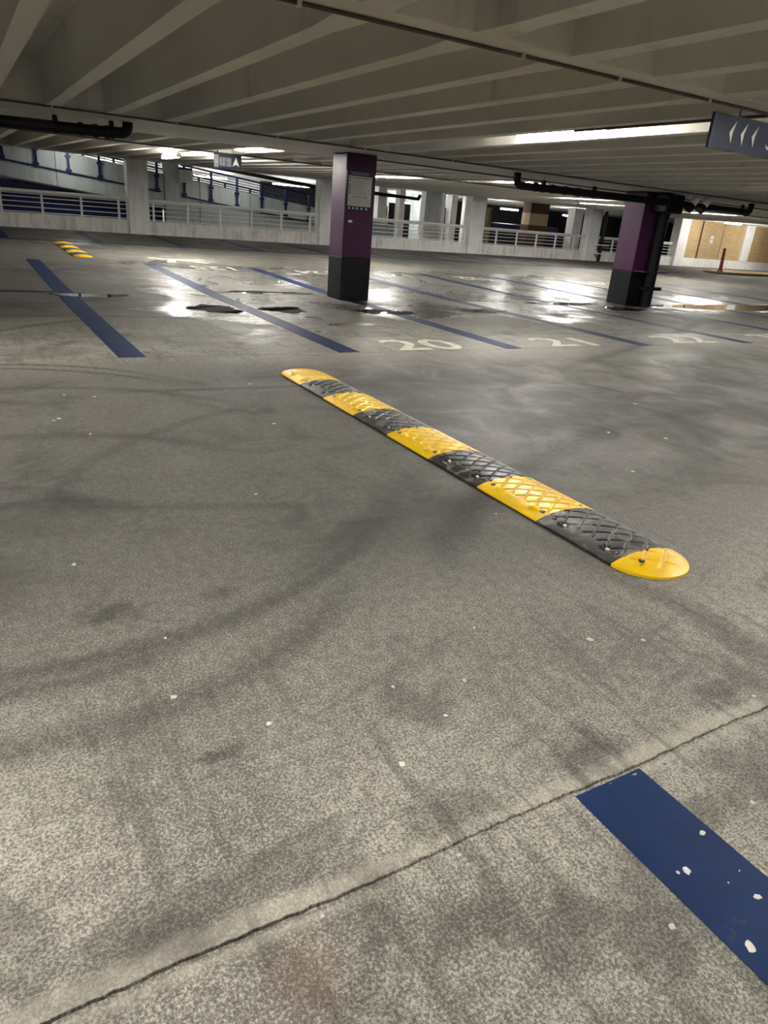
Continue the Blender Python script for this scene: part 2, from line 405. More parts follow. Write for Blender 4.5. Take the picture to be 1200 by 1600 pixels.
# bay numbers, painted
def number(txt, x, y, w, h, flip=False):
    me = text_mesh('bay_number', txt, M['numwhite'], h, w, 0.003, bold=0.012)
    o = inst('bay_number', me, floor, (x, y, fz(y)+0.0006), (math.atan(0.0143) if y > 13 else 0, 0, 0))
    if flip:
        o.location = (x+w, y+h, fz(y+h)+0.0006); o.rotation_euler = (-math.atan(0.0143), 0, math.pi)
    return o
number('20', 4.60, 7.46, 1.08, 0.70)
number('21', 7.15, 7.50, 0.95, 0.66)
number('22', 9.80, 7.55, 1.15, 0.64)
number('23', 12.5, 7.60, 1.10, 0.64)
number('125', 4.75, 17.1, 1.05, 0.72, True)
number('124', 7.40, 16.95, 1.0, 0.70, True)
number('123', 9.7, 16.9, 1.05, 0.70, True)
number('122', 12.4, 16.9, 1.05, 0.70, True)
number('121', 15.0, 16.9, 1.05, 0.70, True)
number('120', 17.7, 16.9, 1.05, 0.70, True)
# painted figure beyond the second bay line
fig = MB()
def ribbon(pts, w):
    for (xa, ya), (xb, yb) in zip(pts, pts[1:]):
        d = Vector((xb-xa, yb-ya)); nrm = Vector((-d.y, d.x)).normalized()*w/2; e = d.normalized()*w*0.3
        q = [(xa-e.x+nrm.x, ya-e.y+nrm.y), (xa-e.x-nrm.x, ya-e.y-nrm.y), (xb+e.x-nrm.x, yb+e.y-nrm.y), (xb+e.x+nrm.x, yb+e.y+nrm.y)]
        fig.hexa([(a, b, fz(b)+.0005) for a, b in q] + [(a, b, fz(b)+.0035) for a, b in q])
ribbon([(4.25, 19.4), (4.75, 19.15), (5.15, 18.95)], 0.22)
ribbon([(4.75, 19.15), (4.55, 18.5)], 0.2)
ribbon([(4.72, 19.3), (5.2, 19.3), (5.6, 19.45)], 0.16)
ribbon([(5.15, 18.95), (5.45, 18.55)], 0.16)
ribbon([(5.15, 19.05), (5.75, 18.95)], 0.13)
tag(fig.build('painted_figure', M['numwhite'], floor), 'white painted figure on the floor beyond the second bay')

# chewing gum and paint chips stuck on the slab
def blob_mesh(name, mat, seed, n=11):
    r = random.Random(seed); b = MB(); ring = []
    prof = [r.uniform(.65, 1.15) for _ in range(n)]
    top = [(math.cos(2*math.pi*k/n)*prof[k], math.sin(2*math.pi*k/n)*prof[k]) for k in range(n)]
    b.v += [(x, y, 0.0) for x, y in top] + [(x*.72, y*.72, r.uniform(.12, .22)) for x, y in top] + [(0, 0, .2)]
    for k in range(n):
        b.f.append((k, (k+1) % n, n+(k+1) % n, n+k)); b.f.append((n+k, n+(k+1) % n, 2*n))
    return b.mesh(name, mat, True)
blobs = [blob_mesh('gum_spot', M['gum'], s) for s in (1, 2, 3)]
chips = [blob_mesh('paint_chip', M['chip'], s) for s in (4, 5, 6)]
dark_blob = blob_mesh('gum_spot', M['gumdark'], 9)
GUM = [(0.263, 2.99, 12), (0.483, 2.271, 7), (0.425, 1.92, 12), (0.661, 1.672, 12), (0.954, 1.339, 11), (1.201, 1.47, 9), (0.921, 0.996, 8), (0.532, 0.996, 8), (2.305, 1.09, 13), (2.009, 1.618, 16),
       (1.374, 1.602, 11), (1.118, 1.674, 10), (1.617, 1.873, 8), (2.215, 1.525, 10), (1.819, 0.766, 11), (1.267, 0.604, 10), (0.474, 5.326, 18), (0.436, 5.285, 14),
       (1.91, 4.826, 16), (1.291, 3.52, 10), (4.875, 3.627, 26), (2.461, 2.809, 8), (4.5, 3.9, 22), (0.59, 6.005, 16), (2.168, 6.094, 16), (0.80, 5.9, 16), (3.9, 3.1, 20), (5.6, 4.6, 24), (0.62, 4.9, 14)]
rg = random.Random(5)
for i, (x, y, r) in enumerate(GUM):
    k = r/1000*0.95
    inst('gum_spot', (chips if i in (3, 4, 5) else blobs)[i % 3], floor, (x, y, 0.0005), (0, 0, rg.uniform(0, 6)), (k, k*rg.uniform(.7, 1.1), 0.012))
for x, y, r in [(1.702, 0.996, 20), (1.654, 1.932, 10), (4.3, 4.4, 22), (3.35, 3.2, 14), (3.25, 5.4, 22), (2.75, 8.3, 30), (1.75, 6.6, 20)]:
    k = r/1000
    inst('gum_spot', dark_blob, floor, (x, y, 0.0005), (0, 0, rg.uniform(0, 6)), (k, k*.7, 0.012))
for i, (x, y, r) in enumerate([(1.579, 0.758, 12), (1.432, 0.693, 13), (1.533, 0.559, 12), (1.392, 0.482, 18), (1.405, 0.70, 6), (1.56, .63, 3), (1.50, .62, 3)]):
    k = r/1000
    inst('paint_chip', chips[i % 3], near_line, (x, y, 0.0028), (0, 0, 1.3*i), (k, k*.75, 0.014))

# ------------------------------------------------------------------ ceiling: slab, girders, ribs
RX0, RDX = 0.58, 0.74
CZ, DEPTH = 2.5, 0.55
def cz(y): return CZ + fz(y)
def build_ceiling():
    b = MB()
    z = CZ+DEPTH
    ys = [-10, 13.0, 29.6]
    for a, c in zip(ys, ys[1:]):
        b.hexa([(-12, a, cz(a)+DEPTH), (62, a, cz(a)+DEPTH), (62, c, cz(c)+DEPTH), (-12, c, cz(c)+DEPTH),
                (-12, a, cz(a)+DEPTH+.2), (62, a, cz(a)+DEPTH+.2), (62, c, cz(c)+DEPTH+.2), (-12, c, cz(c)+DEPTH+.2)])
    o = b.build('ceiling', M['ceil']); tag(o, 'low ribbed concrete ceiling painted warm white', kind='structure')
    def girder(y0, y1, slope0=0.03, slope1=0.03):
        g = MB()
        g.hexa([(-12, y0, cz(y0)), (62, y0, cz(y0)), (62, y1, cz(y1)), (-12, y1, cz(y1)),
                (-12, y0-slope0, cz(y0)+DEPTH), (62, y0-slope0, cz(y0)+DEPTH), (62, y1+slope1, cz(y1)+DEPTH), (-12, y1+slope1, cz(y1)+DEPTH)])
        return g.build('girder', M['ceil'], o, bevel=0.01)
    girder(3.87, 4.08); girder(11.2, 13.9); girder(17.12, 17.38); girder(28.4, 29.4); girder(-4.4, -4.1)
    def ribs(y0, y1, xa, xb):
        L = y1-y0; wb, wt, hc = 0.075, 0.125, 0.22
        r = MB()
        # tapered rib with a short widening haunch at each end
        def sec(y, k):
            dz = cz(y0+y)-cz(y0)
            return [(-wb-k, y, dz), (wb+k, y, dz), (wt+k, y, dz+DEPTH+.01), (-wt-k, y, dz+DEPTH+.01)]
        st = [sec(-.02, .045), sec(0.45, .0), sec(L-.45, .0), sec(L+.02, .03)]
        for s_ in st: r.v += s_
        for i in range(3):
            a = i*4
            for k in range(4): r.f.append((a+k, a+(k+1) % 4, a+4+(k+1) % 4, a+4+k))
        r.f += [(3, 2, 1, 0), (12, 13, 14, 15)]
        me = r.mesh('rib', M['ceil'])
        k = math.ceil((xa-RX0)/RDX)
        while RX0+k*RDX < xb:
            inst('rib', me, o, (RX0+k*RDX, y0, cz(y0))); k += 1
    ribs(-4.1, 3.87, -4, 10); ribs(4.08, 11.2, -3, 27); ribs(13.9, 17.12, -2, 34); ribs(17.38, 28.4, -1, 49)
    return o
ceiling = build_ceiling()

# ------------------------------------------------------------------ fluorescent battens (each with its own glowing tube)
def batten(x, y, label, z=None, along='y', length=1.5, group='fluorescent battens under the ceiling', twin=False):
    zc = cz(y)+0.022 if z is None else z
    o = empty('fluorescent_batten', (x, y, zc), 0 if along == 'y' else math.pi/2)
    tag(o, label, 'light', group)
    h = length/2
    box('fitting', M['fitting'], o, -.035, .035, -h, h, .045, .095, bevel=0.006)
    for s in (-1, 1):
        box('tube_holder', M['fitting'], o, *((-.065, .065) if twin else (-.02, .02)), s*(h-.02)-.012, s*(h-.02)+.012, -.02, .05)
        MB().tube([(0, s*h*.6, .09), (0, s*h*.6, .3 if z is not None else DEPTH-.025)], .006, 8).build('drop_rod', M['metal'], o)
    for x_ in ((-.045, .045) if twin else (0,)):  # second tube of a twin added to brighten far walls and floor glare
        MB().tube([(x_, -h+.03, 0), (x_, h-.03, 0)], .018, 8).build('tube', M['tube'], o, smooth=True)
    return o
def cav(k): return RX0+RDX*k+.24     # in the coffer just right of rib k
batten(cav(7), 6.75, 'glowing fluorescent batten between ceiling ribs, nearest lamp, left of the hanging arrow sign')
batten(cav(6), 14.8, 'glowing fluorescent batten just left of the purple column with the notice', twin=True)
batten(RX0+6*RDX, 20.0, 'glowing fluorescent batten left of the small grey hanging sign', cz(20)-.11, twin=True)
batten(cav(14), 19.9, 'glowing fluorescent batten just right of the purple column with the notice', twin=True)
batten(cav(15)+.2, 15.0, 'glowing fluorescent batten behind the elbow of the long black drain pipe')
batten(cav(24), 19.6, 'glowing fluorescent batten under the black drain pipe, left of the piped purple column', twin=True)
batten(cav(29), 22.4, 'glowing fluorescent batten farthest back, left of the piped purple column', twin=True)
batten(cav(25), 14.7, 'glowing fluorescent batten behind the black pipe right of the piped purple column')
batten(cav(33), 19.4, 'glowing fluorescent batten hidden behind the piped purple column', twin=True)
batten(36.6, 26.3, 'long fluorescent batten lighting the yellow brick wall', cz(26)-.06, 'x', 1.5)
batten(41.0, 26.0, 'long fluorescent batten lighting the brick wall at its right end', cz(26)-.06, 'x', 1.5)
for (x, y, lb) in [(cav(-2), 6.35, 'fluorescent batten left of the view over the driving aisle'), (cav(-2), 1.75, 'fluorescent batten left of the viewer over the near bays'),
                   (cav(7), 1.75, 'fluorescent batten right of the viewer over the near bays'), (cav(16), 6.35, 'fluorescent batten right of the view over the driving aisle'),
                   (cav(-2), -2.2, 'unseen fluorescent batten added behind the viewer on the left for ceiling bounce'), (cav(7), -2.2, 'unseen fluorescent batten added behind the viewer on the right for ceiling bounce'), (cav(16), 1.75, 'fluorescent batten far right of the viewer')]:  # rear row added out of sight to lift the ceiling by floor bounce
    batten(x, y, lb, group='fluorescent battens outside the view')

# ------------------------------------------------------------------ conduits
def conduit(pts, r, label, clips=()):
    o = MB().tube(pts, r, 8).build('conduit', M['conduit'], None, True)
    tag(o, label, 'conduit', 'conduits under the ceiling')
    for c in clips:
        MB().box(c[0]-.012, c[0]+.012, c[1]-.02, c[1]+.02, c[2]-.018, c[2]+.016).build('clip', M['fitting'], o)
    return o
conduit([(-6, 4.05, CZ-.012), (30, 4.05, CZ-.012)], .011, 'dark conduit on the nearest ceiling girder above the arrow sign', [(x, 4.05, CZ-.012) for x in (1.7, 3.2, 4.05, 5.0)])
conduit([(-6, 11.17, CZ-.012), (40, 11.17, CZ-.012)], .013, 'dark conduit along the near edge of the column girder', [(x, 11.17, CZ-.012) for x in (1.3, 2.9, 4.4, 5.9, 7.6, 9.3)])
conduit([(6.76, 12.95, CZ-.013), (40, 12.95, CZ-.013)], .014, 'dark conduit on the far side of the column girder running right')
conduit([(-6, 17.1, cz(17.1)-.015), (45, 17.1, cz(17.1)-.015)], .016, 'dark conduit on the third ceiling girder')
conduit([(cav(7)-.2, 6.3, CZ-.012), (cav(7)-.2, 4.06, CZ-.012)], .012, 'dark conduit feeding the nearest fluorescent batten')

# ------------------------------------------------------------------ purple columns
def purple_column(x0, x1, y0, y1, label):
    o = empty('column', ((x0+x1)/2, (y0+y1)/2, 0)); tag(o, label, 'column', 'purple columns')
    hx, hy = (x1-x0)/2, (y1-y0)/2
    box('shaft', M['purple'], o, -hx, hx, -hy, hy, .77, CZ, bevel=.015)
    box('painted_base', M['blackpaint'], o, -hx-.002, hx+.002, -hy-.002, hy+.002, 0, .77, bevel=.015)
    return o
purple_column(6.145, 6.745, 12.28, 12.86, 'purple column with black painted base carrying the notice board')
purple_column(13.78, 14.40, 12.25, 12.87, 'purple column with black painted base and a drain pipe down its front')
o = box('sticker', M['paper'], None, 6.225, 6.30, 12.262, 12.276, 1.37, 1.41); tag(o, 'small white sticker below the notice on the purple column', 'sticker')
# notice board
nb = empty('notice_board', (6.418, 12.262, 1.573)); tag(nb, 'tall navy notice board with white sheet of small print on the purple column', 'sign')
box('backing', M['noticenavy'], nb, -.27, .27, -.006, .016, 0, .647, bevel=.004)
box('sheet', M['noticewhite'], nb, -.235, .235, -.0085, -.005, .075, .565)
pr = MB()
def ln(x0, x1, z, h=.007): pr.box(x0, x1, -.0100, -.0086, z-h/2, z+h/2)
def words(x0, x1, z, h, seed, b):
    r = random.Random(seed); x = x0
    while x < x1:
        w = min(r.uniform(.012, .05), x1-x); b.box(x, x+w, -.0100, -.0086, z-h/2, z+h/2); x += w+.006
words(-.17, .21, .535, .016, 1, pr)
words(-.17, .11, .225, .012, 2, pr); pr.box(.115, .15, -.0100, -.0086, .215, .236)
pr.build('heading_print', M['noticeprint'], nb)['kind'] = 'stuff'
pr = MB()
for i in range(13): words(-.17, random.Random(i).uniform(.05, .21), .495-i*.0195, .007, 10+i, pr)
for i in range(6): words(-.215, .215, .195-i*.019, .006, 40+i, pr)
pr.build('small_print', M['noticegrey'], nb)['kind'] = 'stuff'
for z in (.535, .49, .42, .375, .335, .29): box('icon', M['noticeprint'], nb, -.22, -.19, -.0100, -.0086, z-.015, z+.015)
hd = MB(); words(-.20, .17, .62, .012, 77, hd); words(-.19, .15, .592, .012, 78, hd)
hd.build('title_print', M['noticegrey'], nb)['kind'] = 'stuff'
for x in (-.20, -.12, -.04, .05, .15): box('logo', M['noticewhite'], nb, x-.017, x+.017, -.0075, -.005, .022, .055)

# ------------------------------------------------------------------ drain pipes
def drain(label, pts, r, hang, stub=None):
    o = empty('drain_pipe', pts[0]); tag(o, label, 'pipe')
    p0 = Vector(pts[0]); P = [Vector(p)-p0 for p in pts]
    MB().tube(P, r, 16).build('pipe', M['black'], o, True)
    for x, y, z, top in hang:
        q = Vector((x, y, z))-p0
        MB().tube([q+Vector((-.035, 0, 0)), q+Vector((.035, 0, 0))], r*1.16, 16).build('clamp', M['black'], o, True)
        MB().box(q.x-.03, q.x+.03, q.y-.03, q.y+.03, q.z+r, q.z+r+.07).build('hanger_block', M['black'], o)
        MB().tube([(q.x, q.y, q.z+r+.05), (q.x, q.y, top-p0.z)], .006, 6).build('hanger_rod', M['metal'], o)
    return o, p0
def arc(cx, cz_, y, r, a0, a1, n=7):
    return [(cx+r*math.cos(math.radians(a0+(a1-a0)*i/n)), y, cz_+r*math.sin(math.radians(a0+(a1-a0)*i/n))) for i in range(n+1)]
PL = [(-6, 12.0, 2.19), (1.9, 12.0, 2.325)] + arc(2.30, 2.44, 12.0, .10, -90, 0)[0:] + [(2.40, 12.0, 2.50)]
o, p0 = drain('black drain pipe hung under the girder at far left, turning up at its right end', PL, .075, [(1.42, 12.0, 2.318, CZ), (2.17, 12.0, 2.335, CZ), (-2, 12.0, 2.26, CZ)])
for x in (1.75, 1.95, 2.1):
    MB().tube([Vector((x-.03, 12, 2.325))-p0, Vector((x+.03, 12, 2.328))-p0], .088, 16).build('collar', M['black'], o, True)
box('collar', M['fitting'], o, 2.40-p0.x-.09, 2.40-p0.x+.09, -.09, .09, .30, .31)
PR = [(9.66, 11.88, 2.50), (9.66, 11.88, 2.42)] + arc(9.78, 2.40, 11.88, .12, 180, 270) + [(13.3, 11.88, 2.30), (16.85, 11.88, 2.31)] + [(17.05, 11.88, 2.33), (17.08, 11.88, 2.5)]
o, p0 = drain('long black drain pipe hung under the girder across the front of the piped purple column', PR, .072, [(10.35, 11.88, 2.285, CZ), (11.75, 11.88, 2.292, CZ), (16.75, 11.88, 2.31, CZ), (15.4, 11.88, 2.305, CZ)])
for x in (10.15, 10.6, 10.95, 11.3, 16.95):
    MB().tube([Vector((x-.03, 11.88, 2.287))-p0, Vector((x+.03, 11.88, 2.288))-p0], .084, 16).build('collar', M['black'], o, True)
MB().tube([(4.60, 0, -.2), (4.60, .12, -.3), (4.60, .20, -.5), (4.60, .20, -1.72)], .13, 16).build('downpipe', M['black'], o, True)
MB().tube([(4.60, .20, -1.70), (4.60, .20, -2.495)], .135, 16).build('downpipe_guard', M['blackpaint'], o, True)
box('junction', M['black'], o, 4.3, 4.86, -.1, .36, -.42, -.02, bevel=.04)
box('ledge', M['purple'], o, 4.15, 4.95, .04, .36, -1.72, -1.69)
box('bracket', M['blackpaint'], o, 4.4, 4.95, .10, .3, -2.12, -2.04)

# floodlight / camera pair on the pipe
sc = empty('security_camera', (14.72, 11.60, CZ)); tag(sc, 'pair of pale cameras with black fronts under the ceiling beside the piped column', 'camera')
for i, (x, a) in enumerate(((-.12, 40), (.28, 42))):
    q = Matrix.Rotation(math.radians(a), 4, 'Y')
    b = MB().tube([(0, 0, .13), (0, 0, -.10)], [.085, .085], 14)
    ob = b.build('housing', M['fitting'], sc, True); ob.matrix_local = Matrix.Translation((x, 0, -.14)) @ q
    b2 = MB().tube([(0, 0, -.10), (0, 0, -.22)], [.09, .10], 14)
    ob2 = b2.build('hood', M['black'], ob, True)
    MB().tube([(x, 0, 0), (x, 0, -.1)], .018, 8).build('stem', M['fitting'], sc)
box('mount_plate', M['fitting'], sc, -.3, .5, -.05, .05, -.02, 0)

# ------------------------------------------------------------------ speed bumps
BW, BH = 0.45, 0.052
def bump_h(u):       # u in -1..1 across
    a = min(1.0, abs(u)); return BH*(1-a**2.3)*0.72 + 0.014
def groove(px, py):
    g = 0.0
    for ang in (33, -33):
        c, s = math.cos(math.radians(ang)), math.sin(math.radians(ang))
        d = (px*s + py*c)/0.088
        d = abs(d-round(d))*0.088
        g = max(g, min(1.0, max(0.0, 1.5-d/0.0055)))
    return g
def module_mesh(name, L, mat, shape='mid', torn=False):
    nu, nv = 84, (100 if shape == 'mid' else 48); v = []; f = []
    R = BW/2
    for j in range(nv+1):
        y = L*j/nv
        for i in range(nu+1):
            u = -1+2*i/nu
            if shape == 'near' or shape == 'far':
                # rounded end: half disc
                t = (1-j/nv) if shape == 'near' else j/nv
                half = math.sqrt(max(0, 1-t*t)) if t < 1 else 0
                x = u*R*max(half, 0.02); rad = math.hypot(x/R, t)
                z = bump_h(rad)
                yy = y
            else:
                x = u*R; z = bump_h(u); yy = y
            uu = abs(x/R)
            gfade = max(0, min(1, (0.80-uu)/0.08)) * (max(0, min(1, (0.62+x/R)/0.06)) if True else 1)
            if shape != 'mid': gfade *= max(0, min(1, (0.75-math.hypot(x/R, t))/0.1))
            z -= 0.0095*groove(x, yy)*gfade
            # two raised pockets on the slope facing the viewer
            if shape == 'mid':
                for py in (0.20*L, 0.76*L):
                    d = math.hypot((x+0.155)/0.030, (yy-py)/0.034)
                    if torn:
                        d += 0.22*math.sin(7*math.atan2(yy-py, x+0.155)+py*40)
                        if d < 1: z -= 0.013*min(1.0, (1-d)*3)
                    elif d < 1: z += 0.012*(1-d*d)**0.7*(1.0 if x < -0.150 else 0.8)
            v.append((x, yy, z))
    n = nu+1
    for j in range(nv):
        for i in range(nu): f.append((j*n+i, j*n+i+1, (j+1)*n+i+1, (j+1)*n+i))
    # skirt down to the ground
    base = len(v)
    border = [i for i in range(n)] + [j*n+nu for j in range(1, nv+1)] + [nv*n+i for i in range(nu-1, -1, -1)] + [j*n for j in range(nv-1, 0, -1)]
    for k in border: v.append((v[k][0], v[k][1], 0.0))
    for a in range(len(border)):
        b = (a+1) % len(border); f.append((border[b], border[a], base+a, base+b))
    me = bpy.data.meshes.new(name); me.from_pydata(v, [], f); me.materials.append(mat)
    me.polygons.foreach_set('use_smooth', [True]*len(me.polygons)); me.set_sharp_from_angle(angle=math.radians(50))
    return me
ML = 0.55
mod_y = module_mesh('yellow_module', ML, M['bumpyellow']); mod_k = module_mesh('black_module', ML, M['bumpblack'], 'mid', True)
cap_n = module_mesh('yellow_end_cap', BW/2, M['bumpyellow'], 'near'); cap_f = module_mesh('yellow_end_cap', BW/2, M['bumpyellow'], 'far')
bolt_me = MB().tube([(0, 0, -.004), (0, 0, .003)], .0085, 10).mesh('bolt', M['chrome'])
wash_me = MB().tube([(0, 0, -.004), (0, 0, .0012)], .015, 14).mesh('washer', M['bumpskirt'])
refl_me = MB().box(-.006, .006, -.011, .011, -.004, .008).mesh('reflector', M['chip'])
def dress(mod, L, black, rnd):
    def h(x): return bump_h(x/(BW/2))
    for k, py in enumerate((0.08*L, 0.90*L)):
        x = -0.148
        inst('washer', wash_me, mod, (x, py, h(x)), (0, -0.35, 0)); inst('bolt', bolt_me, mod, (x, py, h(x)+.002), (0, -0.35, 0))
        inst('bolt', bolt_me, mod, (-x, py, h(x)+.002), (0, 0.35, 0))
    if black:
        for py in (0.20*L, 0.76*L):
            inst('torn_pocket', hole_me, mod, (-.152, py, h(-.152)-.0185), (0, -0.40, rnd.uniform(-.3, .3)))
            inst('reflector', refl_me, mod, (-.150, py-.012, h(-.15)-.006), (0, -0.4, rnd.uniform(-.3, .3)))
def jag(n, seed):
    r = random.Random(seed)
    return [(math.cos(2*math.pi*k/n)*r.uniform(.014, .032), math.sin(2*math.pi*k/n)*r.uniform(.022, .046)) for k in range(n)]
hole_me = MB().prism(jag(9, 2), 0.006, 0.0075).mesh('torn_pocket', M['bumpskirt'])
def speed_bump(x, y_near, seq, label, slope=0.0, mls=None):
    o = empty('speed_bump', (x, y_near, fz(y_near))); tag(o, label, 'speed bump')
    o.rotation_euler[0] = slope
    rnd = random.Random(int(y_near*10))
    c = inst('yellow_end_cap', cap_n, o); y = BW/2
    inst('bolt', bolt_me, c, (-.10, .15, bump_h(.5)+.004)); inst('washer', wash_me, c, (-.10, .15, bump_h(.55)+.003))
    for i, s in enumerate(seq):
        L = mls[i] if mls else ML
        me = mod_y if s == 'Y' else mod_k
        mo = inst('yellow_module' if s == 'Y' else 'black_module', me, o, (0, y, 0), (0, 0, 0), (1, L/ML, 1))
        dress(mo, ML, s == 'K', rnd); y += L
    inst('yellow_end_cap', cap_f, o, (0, y, 0))
    bs = box('base_skirt', M['bumpskirt'], o, -BW/2-.004, BW/2+.004, BW/2, y, 0.0005, .006)
    return o
speed_bump(2.825, 1.845, 'KYKYKYKY', 'long yellow and black rubber speed bump in the middle of the floor', 0, [.556, .554, .555, .577, .544, .57, .513, .41])
speed_bump(2.58, 18.75, 'KYKYKY', 'small distant yellow and black speed bump near the back wall at left', math.atan(.0143), [.62]*6)

# ------------------------------------------------------------------ puddles
def puddle(cx, cy, rx, ry, seed, label):
    r = random.Random(seed); n = 56; ph = [r.uniform(0, 6.28) for _ in range(7)]
    pts = []
    for k in range(n):
        a = 2*math.pi*k/n
        q = 1+.16*math.sin(2*a+ph[0])+.14*math.sin(3*a+ph[1])+.10*math.sin(5*a+ph[2])+.08*math.sin(8*a+ph[3])+.06*math.sin(13*a+ph[4])+.04*math.sin(19*a+ph[5])
        pts.append((math.cos(a)*rx*q, math.sin(a)*ry*q))
    z = 0.0045 if cy+ry < 13 else 0.0045
    b = MB(); b.v = [(0, 0, z)] + [(x*.96, y*.96, z+max(0, fz(cy+y)*.9)) for x, y in pts] + [(x, y, 0.0006+fz(cy+y)) for x, y in pts]
    for k in range(n):
        k2 = (k+1) % n
        b.f += [(0, 1+k, 1+k2), (1+k, 1+n+k, 1+n+k2, 1+k2)]
    o = b.build('puddle', M['water'], None, False, (cx, cy, 0)); tag(o, label, 'puddle', 'puddles in the drain valley')
    return o
puddle(18.0, 12.15, 3.1, .62, 1, 'large shallow puddle right of the piped purple column mirroring the brick wall')
puddle(11.75, 12.3, 1.0, .22, 2, 'long dark puddle left of the piped purple column')
puddle(12.95, 11.55, .42, .36, 3, 'dark puddle at the foot of the piped purple column')
puddle(8.55, 11.05, .45, .32, 4, 'small round puddle between the two purple columns')
puddle(3.35, 10.95, .42, .40, 5, 'dark oval puddle left of the second bay line')
puddle(4.45, 10.95, .42, .30, 6, 'dark puddle just right of the second bay line')
puddle(5.1, 13.2, .75, .22, 7, 'narrow dark puddle behind the second bay line')
puddle(1.75, 12.35, .48, .26, 8, 'puddle beside the leftmost blue bay line')
puddle(6.25, 10.75, .5, .28, 9, 'dark puddle in front of the purple column with the notice')
puddle(10.0, 12.6, .40, .12, 10, 'thin puddle halfway between the purple columns')

# ------------------------------------------------------------------ hanging signs
hs = empty('hanging_sign', (5.095, 4.05, 2.186)); tag(hs, 'dark blue hanging sign with three white left arrows at the right edge', 'sign')
box('panel', M['signblue'], hs, 0.012, 1.25, -.012, .012, 0, .241)
box('end_cap', M['signedge'], hs, 0, .012, -.014, .014, 0, .241)
def plate(poly, name, mat, parent, y=-.0145, th=.002):
    b = MB(); n = len(poly)
    b.v = [(x, y, z) for x, z in poly] + [(x, y+th, z) for x, z in poly]
    b.f.append(tuple(range(n))); b.f.append(tuple(reversed(range(n, 2*n))))
    for i in range(n): b.f.append(((i+1) % n, i, n+i, n+(i+1) % n))
    return b.build(name, mat, parent)
for i in range(3):
    x = .235+.140*i; z = .125
    plate([(x-.028, z), (x+.034, z+.082), (x+.012, z+.002), (x+.012, z-.074)], 'arrow', M['signwhite'], hs)
tm = text_mesh('letter', 'S', M['signwhite'], .15, .10, .002)
ob = inst('letter', tm, hs, (.69, -.0125, .055), (math.pi/2, 0, 0))
for x in (.30, 1.0):
    lk = MB()
    for k in range(3): lk.tube([(x, 0, .241+.022*k), (x+.010, 0, .252+.022*k), (x, 0, .263+.022*k), (x-.010, 0, .252+.022*k), (x, 0, .241+.022*k)], .003, 6)
    lk.build('chain', M['black'], hs)['kind'] = 'stuff'
h2 = empty('hanging_sign', (5.225, 17.05, 2.235)); tag(h2, 'small grey peeling hanging sign with an upward arrow, far left of the notice column', 'sign')
box('panel', M['signblue'], h2, 0, .63, -.015, .015, 0, .30, bevel=.003)
box('peeling_film', M['filmgrey'], h2, 0.0, .10, -.019, -.0155, .02, .27)
for i in range(8): box('film_strip', M['filmgrey'], h2, .125+.035*i, .140+.035*i+random.Random(i).uniform(0, .012), -.018, -.0155, .05, .23)
plate([(.50, .25), (.58, .06), (.50, .105), (.42, .06)], 'arrow', M['signwhite'], h2, y=-.018)
for x in (.09, .50): MB().tube([(x, 0, .3), (x, 0, .36)], .012, 8).build('hanger', M['black'], h2)

# ------------------------------------------------------------------ back wall: parapet, block columns, white railings
WY = 28.8; WZ = fz(WY)
box('wall_back', M['parapet'], None, -8, 35.6, WY, WY+.22, WZ-.3, WZ+.475)
bpy.data.objects['wall_back']['kind'] = 'structure'; bpy.data.objects['wall_back']['label'] = 'low stained concrete parapet along the back of the floor'
COLX = [(-2.1, -1.35), (5.62, 6.34), (13.24, 13.96), (20.92, 21.75), (28.55, 29.3)]
CLAB = ['white block column left of the view by the back parapet', 'white block column at far left behind the small speed bump', 'white block column half hidden behind the purple notice column',
        'white block column midway between the purple columns', 'white block column with black downpipe left of the piped purple column']
for (a, b_), lb in zip(COLX, CLAB):
    o = empty('block_column', ((a+b_)/2, WY-.1, WZ)); tag(o, lb, 'column', 'white block columns of the back wall')
    hw = (b_-a)/2; n = 6; hh = (cz(WY)-WZ)/n
    me = MB().box(-hw, hw, 0, .55, .006, hh-.006).mesh('block', M['white'])
    box('core', M['parapet'], o, -hw+.012, hw-.012, .012, .54, 0, cz(WY)-WZ)
    for k in range(n): inst('block', me, o, (0, -.01, k*hh))
def railing(x0, x1, label, posts=None, first=None):
    o = empty('railing', (x0, WY+.10, WZ+.475)); tag(o, label, 'railing', 'white railings on the back parapet')
    L = x1-x0
    MB().tube([(0.01, 0, .70), (L-.01, 0, .70)], .055, 12).build('handrail', M['rail'], o, True)
    for z in (.04, .20, .36, .51, .62): MB().tube([(0.01, 0, z), (L-.01, 0, z)], .014, 8).build('rail', M['rail'], o, True)
    n = max(2, round(L/1.27)); d = 1.27
    x = first if first is not None else .3
    while x < L:
        box('post', M['rail'], o, x-.035, x+.035, -.03, .03, 0, .68); x += d
    return o
railing(-1.35, 5.62, 'white metal railing at far left, left of the first white block column', first=.30)
railing(6.34, 13.24, 'white metal railing between far left block column and purple notice column', first=.19)
railing(13.96, 20.92, 'white metal railing just right of the purple notice column', first=.5)
railing(21.75, 28.55, 'white metal railing between the two right white block columns', first=.95)
railing(29.3, 35.3, 'white metal railing partly behind the piped purple column', first=1.3)
# black downpipe with two pale collars by the right block column
dp = empty('downpipe', (29.5, WY-.16, WZ)); tag(dp, 'black downpipe with two pale shelf collars beside the right block column', 'pipe')
MB().tube([(0, 0, 0), (0, 0, 2.45)], .09, 14).build('pipe', M['black'], dp, True)
for x, z, w in ((-.08, .78, .42), (-.24, .36, .32)):
    c = box('shelf_collar', M['rail'], dp, x-w, x+w, -.25, .1, z, z+.05, bevel=.01)
    MB().tube([(x-w*.7, -.1, z), (0, -.05, z-.28)], .02, 8).build('brace', M['black'], dp)

